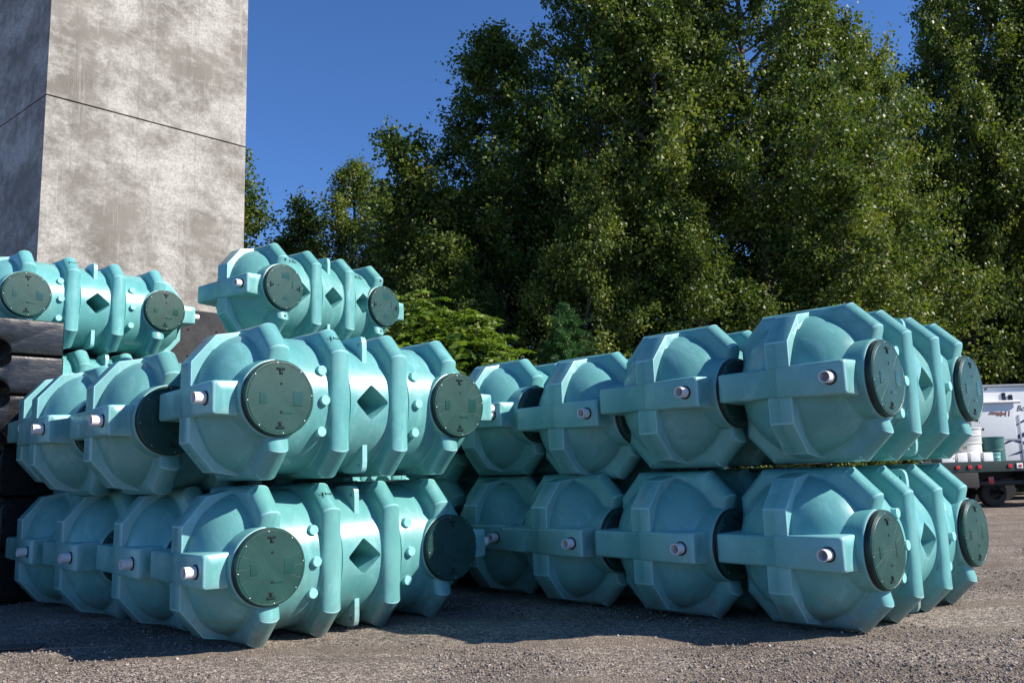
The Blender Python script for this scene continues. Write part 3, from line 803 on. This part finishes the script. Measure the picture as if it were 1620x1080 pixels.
to = bpy.data.objects.new('t', tx); C.objects.link(to); bpy.context.view_layer.update()
tm = bpy.data.meshes.new_from_object(to.evaluated_get(bpy.context.evaluated_depsgraph_get())); bpy.data.objects.remove(to)
tm.materials.clear(); link('lettering', tm, BLACK, rv, loc=(3.50, -.006, 2.93), rot=(PI / 2, 0, 0))
for x in (2.0, 2.9):
    link('wheel', fin(lathe([(-.12, 0), (-.12, .36), (0, .38), (.12, .36), (.12, 0)], 30, 'Y'), 'wheel', TYRE), None, rv, loc=(x, .25, .38))
bx('underframe', CHAS, rv, (3.0, 1.2, .70), (6.8, 2.0, .22)); bx('jack_leg', CHAS, rv, (-.2, .3, .33), (.1, .1, .66)); bx('jack_leg', CHAS, rv, (6.2, .3, .33), (.1, .1, .66))

# ------------------------------------------------------------------ trees
def leaves_np(P, D, size, r, aspect=.75):
    """quads: P centres, D unit long-axis directions"""
    N = len(P)
    up = r.normal(0, 1, (N, 3)); up[:, 2] += .4
    D = D / np.linalg.norm(D, axis=1, keepdims=True)
    S = np.cross(D, up); S /= np.linalg.norm(S, axis=1, keepdims=True) + 1e-9
    s = size * r.uniform(.65, 1.3, N)[:, None]
    a = P - D * s * .5; b = P + S * s * aspect * .5 - D * s * .08; c = P + D * s * .5; d = P - S * s * aspect * .5 - D * s * .08
    nrm = np.cross(D, S); fold = nrm * s * .10
    b = b + fold; d = d + fold
    V = np.stack([a, b, c, d], 1).reshape(-1, 3)
    F = np.arange(4 * N).reshape(-1, 4)
    return V, F
def tube_np(P, R, seg=6):
    P = np.asarray(P, float); n = len(P); V = []; F = []
    for i in range(n):
        d = P[min(i + 1, n - 1)] - P[max(i - 1, 0)]; d /= np.linalg.norm(d) + 1e-9
        h = np.array([1., 0, 0]) if abs(d[0]) < .8 else np.array([0, 1., 0]); u = np.cross(d, h); u /= np.linalg.norm(u); v = np.cross(d, u)
        for k in range(seg):
            a = 2 * PI * k / seg; V.append(P[i] + R[i] * (u * math.cos(a) + v * math.sin(a)))
    for i in range(n - 1):
        for k in range(seg): F.append((i * seg + k, i * seg + (k + 1) % seg, (i + 1) * seg + (k + 1) % seg, (i + 1) * seg + k))
    return np.array(V), np.array(F)
def poplar(H, R, nlimb, nleaf, seed, low=.08, leaf=.118, narrow=.9):
    r = np.random.default_rng(seed)
    tv = []; tf = []; off = 0
    def add(P, Rr, seg=6):
        nonlocal off
        V, F = tube_np(P, Rr, seg); tv.append(V); tf.append(F + off); off += len(V)
    th = np.linspace(0, 1, 12); bend = np.cumsum(r.normal(0, .10, (12, 2)), 0)
    trunk = np.stack([bend[:, 0] * th, bend[:, 1] * th, H * .97 * th], 1)
    add(trunk, .17 * (H / 16) * (1 - th) ** .8 + .012, 8)
    pts = []; dirs = []
    for i in range(nlimb):
        t = low + (1 - low) * ((i + r.random()) / nlimb) ** .9
        z0 = t * H * .96; az = i * 2.399 + r.normal(0, .35)
        env = R * (min(1, (t / .16)) ** .5) * (1 - max(0, t - .42) / .60) ** narrow
        env *= r.uniform(.62, 1.18)
        up = .45 + .75 * t + r.normal(0, .12)
        L = max(env, .35) * 1.12
        k = np.linspace(0, 1, 7)
        b0 = np.array([np.interp(z0, trunk[:, 2], trunk[:, 0]), np.interp(z0, trunk[:, 2], trunk[:, 1]), z0])
        hx = np.array([math.cos(az), math.sin(az), 0])
        cur = b0 + hx * (L * k[:, None]) * .92 + np.array([0, 0, 1.]) * (up * L * (k ** 1.25))[:, None] * .85
        cur[:, 2] -= .12 * L * k ** 3
        add(cur, (.045 * (L / 3) + .01) * (1 - k) + .005, 5)
        # twigs
        nt_ = int(9 + L * 5)
        for j in range(nt_):
            kk = r.uniform(.22, 1.0) ** .8; p = np.array([np.interp(kk, k, cur[:, c]) for c in range(3)])
            dr = r.normal(0, 1, 3) + hx * .8 + np.array([0, 0, .55]); dr /= np.linalg.norm(dr)
            tl = r.uniform(.35, .95) * (.5 + L / 4.5)
            m_ = r.integers(10, 30)
            q = r.random(m_) ** .7
            pp = p + dr * (tl * q[:, None]) + r.normal(0, .10, (m_, 3)) * (.5 + q[:, None])
            pp[:, 2] -= .10 * q ** 2
            pts.append(pp); dirs.append(r.normal(0, .7, (m_, 3)) + dr * .5 + np.array([0, 0, -.55]))
    P = np.concatenate(pts); D = np.concatenate(dirs)
    if len(P) < nleaf:
        rep = int(np.ceil(nleaf / len(P))); P = np.concatenate([P + r.normal(0, .085, P.shape) * (i > 0) for i in range(rep)]); D = np.concatenate([D + r.normal(0, .5, D.shape) * (i > 0) for i in range(rep)])
    idx = r.permutation(len(P))[:nleaf]; P = P[idx]; D = D[idx]
    V, F = leaves_np(P, D, leaf, r)
    crown = mesh_np('crown', V, F)
    tmesh = mesh_np('trunk', np.concatenate(tv), np.concatenate(tf)); tmesh.polygons.foreach_set('use_smooth', [True] * len(tmesh.polygons))
    return crown, tmesh
PR = [poplar(16, 2.9, 72, 64000, 1, leaf=.108), poplar(16, 2.5, 66, 56000, 2, narrow=.7, leaf=.108), poplar(16, 3.3, 78, 74000, 3, low=.05, narrow=.8, leaf=.104), poplar(11, 2.2, 54, 34000, 4, low=.05, leaf=.108)]
PRM = {}
def tree(proto_i, x, y, H, rad, rz, label, leaf=None, group='leafy trees behind the yard', name='tree'):
    cr, tk = PR[proto_i]; baseH = (16, 16, 16, 11)[proto_i]; s = H / baseH
    root = empty(name, (x, y, -.05), rz, label, 'tree', group); root.scale = (s * rad, s * rad, s)
    key = (proto_i, leaf.name if leaf else '')
    if key not in PRM:
        mc = cr if not any(k[0] == proto_i for k in PRM) else cr.copy()
        mc.materials.clear(); mc.materials.append(leaf or LEAF); PRM[key] = mc
    link('crown', PRM[key], None, root); link('trunk', tk, BARK, root)
    return root
TR = [
 (0, -.35, 27.5, 17.3, 1.22, .3, 'tall dark poplar at the left shoulder of the big tree mass, against open sky', None),
 (3, -2.5, 26.8, 12.6, 1.15, 1.2, 'lower rounded tree left of the tall poplar, dipping towards the sky gap', None),
 (2, 2.9, 26.5, 20.5, .90, 2.1, 'very tall tree rising above the frame right of the left shoulder poplar', None),
 (1, 5.2, 25.5, 20.0, 1.0, 4.0, 'very tall leafy tree above the gap between the two upper tanks of the right stack', LEAF2),
 (2, 8.1, 26.0, 21.5, .92, 5.2, 'tallest dense tree right of the picture centre with a visible thin trunk', None),
 (0, 10.7, 26.6, 19.0, .95, .9, 'tall yellow green tree just left of the small top sky gap', LEAF2),
 (1, 13.0, 28.2, 17.3, .95, 2.7, 'pointed tree below the small top sky gap', LEAF2),
 (2, 20.2, 33.2, 23.5, .95, 3.3, 'tall tree at the right edge of the picture with sky holes in its crown', None),
 (0, 18.2, 32.6, 21.5, .74, 2.4, 'slim tree left of the one with sky holes, above the caravan', LEAF2),
 (0, 22.2, 32.4, 22.0, .9, .4, 'dense tree filling the right edge of the picture above the caravan', None),
 (1, 24.0, 35.5, 23.0, 1.0, 5.7, 'rightmost tree, cut by the right edge of the picture', None),
 (3, 1.9, 23.2, 10.4, .95, 3.9, 'mid height pale tree standing in front of the big tree mass left of centre', LEAF2),
 (3, 5.6, 22.6, 8.8, 1.15, .4, 'low bushy tree directly above the right stack', None),
 (3, 9.4, 23.6, 9.6, 1.2, 2.2, 'low bushy tree behind the rightmost upper tank', LEAF2),
 (3, 10.4, 26.4, 9.6, 1.15, 5.0, 'low bushy tree above the second lid of the rightmost upper tank', None),
 (3, 19.0, 33.5, 11.5, 1.3, 1.6, 'low bushy tree behind the caravan', LEAF2),
 (3, -10.0, 32.0, 14.6, 1.05, .8, 'small tree at the right edge of the concrete tower', None),
 (3, -8.5, 31.5, 11.8, 1.15, 2.9, 'round topped tree between the tower and the spindly tree', None),
 (1, -6.5, 32.5, 14.5, 1.15, 1.9, 'spindly pale tree with see through crown left of the big tree mass', LEAF2),
 (3, -4.9, 31.0, 12.2, 1.1, 4.4, 'olive green tree between the spindly tree and the big tree mass', LEAF2),
 (3, -1.6, 24.0, 8.6, 1.1, 5.5, 'dark low tree behind the yellow green shrub', None),
]
for t in TR: tree(t[0], t[1], t[2], t[3], t[4], t[5], t[6], t[7])
back = [(-13.5, 37, 12.5), (-9.8, 38, 11.0), (-5.6, 36.5, 10.5), (-2.2, 33, 13.0), (-.6, 30.5, 13.0), (1.2, 33, 16), (4.6, 32, 19), (7.8, 32.5, 20), (11.2, 33, 18.5), (14.6, 34, 15.5), (17.6, 35, 15), (21.4, 36, 17), (25.5, 37, 19)]
BL = ['behind the left edge of the tower', 'behind the small tree at the tower edge', 'behind the spindly pale tree', 'behind the olive green tree', 'behind the left shoulder poplar', 'between the left shoulder poplar and its lower neighbour', 'behind the first tree rising above the frame', 'behind the tree with a visible thin trunk', 'behind the yellow green tree by the top sky gap', 'behind the pointed tree below the top sky gap', 'above the caravan roof', 'behind the tree with sky holes', 'beyond the right edge of the picture']
for i, (x, y, h) in enumerate(back):
    tree((0, 2, 1)[i % 3], x, y, h, 1.15, i * 1.7, 'second row tree ' + BL[i], None, 'second row trees')

# low undergrowth closing the foot of the wood
def hedge_mass():
    r = np.random.default_rng(21); N = 60000
    x = r.uniform(-14, 26, N); y = 34 + r.normal(0, .8, N) + .05 * x; z = 3.8 * r.random(N) ** .8
    V, F = leaves_np(np.stack([x, y, z], 1), r.normal(0, 1, (N, 3)), .17, r)
    o = link('undergrowth', mesh_np('undergrowth', V, F), LEAF); tag(o, 'dark tangled undergrowth along the foot of the trees', 'undergrowth', kind='stuff')
hedge_mass()

def sumac(seed, H, W, n):
    r = np.random.default_rng(seed); tv = []; tf = []; off = 0; P = []; D = []
    for i in range(n):
        az = r.uniform(0, 2 * PI); rad = W * r.random() ** .6; top = H * (1 - .45 * (rad / W) ** 2) * r.uniform(.62, 1.0)
        k = np.linspace(0, 1, 6); cur = np.stack([rad * math.cos(az) * k ** 1.3, rad * math.sin(az) * k ** 1.3, top * k], 1)
        V, F = tube_np(cur, .03 * (1 - k) + .006, 5); tv.append(V); tf.append(F + off); off += len(V)
        tip = cur[-1]
        for f in range(20):                          # fronds of paired leaflets
            fa = r.uniform(0, 2 * PI); L = r.uniform(.45, .85); q = np.linspace(.12, 1, 11)
            tt_ = 1. if f < 5 else r.uniform(.3, 1); el_ = r.uniform(.1, .75)
            base = np.array([np.interp(tt_, k, cur[:, c]) for c in range(3)])
            hx = np.array([math.cos(fa), math.sin(fa), 0]); sd = np.array([-math.sin(fa), math.cos(fa), 0])
            mid = base + hx * (L * q)[:, None] + np.array([0, 0, 1]) * ((el_ * q - .5 * q * q) * L)[:, None]
            for s in (-1, 1):
                P.append(mid + sd * s * .085); D.append(np.tile(sd * s + hx * .35 + np.array([0, 0, -.25]), (11, 1)) + r.normal(0, .12, (11, 3)))
    P = np.concatenate(P); D = np.concatenate(D); V, F = leaves_np(P, D, .17, r, .36)
    return mesh_np('foliage', V, F), mesh_np('stem', np.concatenate(tv), np.concatenate(tf))
def shrub(x, y, H, W, seed, label, n=60):
    f, s = sumac(seed, H, W, n); root = empty('shrub', (x, y, 0), 0, label, 'shrub', 'yellow green shrubs behind the stacks')
    link('foliage', f, SUMAC, root); link('stem', s, BARK, root)
shrub(-2.05, 17.6, 5.6, .95, 5, 'taller bright yellow green feathery shrub right of the tank with three openings', 80)
shrub(-.72, 17.2, 4.75, 1.0, 6, 'shorter bright yellow green feathery shrub above the far end of the right stack', 70)
def pine(x, y, H, label):
    r = np.random.default_rng(9); P = []; D = []; tv, tf = tube_np([(0, 0, 0), (0, 0, H)], [.08, .01], 6)
    for i in range(420):
        t = r.random() ** .8; z = H * t; L = 1.6 * (1 - t) ** .75 + .10; a = r.uniform(0, 2 * PI); L *= r.uniform(.45, 1.25) * (1 + .3 * math.sin(3 * a + 9 * t)); hx = np.array([math.cos(a), math.sin(a), .12 + .3 * r.random()]); m_ = int(40 + 120 * L)
        q = r.uniform(.15, 1, m_); base = np.array([0, 0, z]) + hx * (L * q)[:, None]; base[:, 2] -= .18 * L * q ** 2
        P.append(base + r.normal(0, .03, (m_, 3))); D.append(hx * .8 + r.normal(0, .7, (m_, 3)))
    V, F = leaves_np(np.concatenate(P), np.concatenate(D), .14, r, .10)
    root = empty('pine_tree', (x, y, 0), 0, label, 'pine tree'); link('foliage', mesh_np('foliage', V, F), NEEDLE, root); link('trunk', mesh_np('trunk', tv, tf), BARK, root)
pine(1.25, 19.6, 5.3, 'small dark green pine behind the upper row of the right stack')
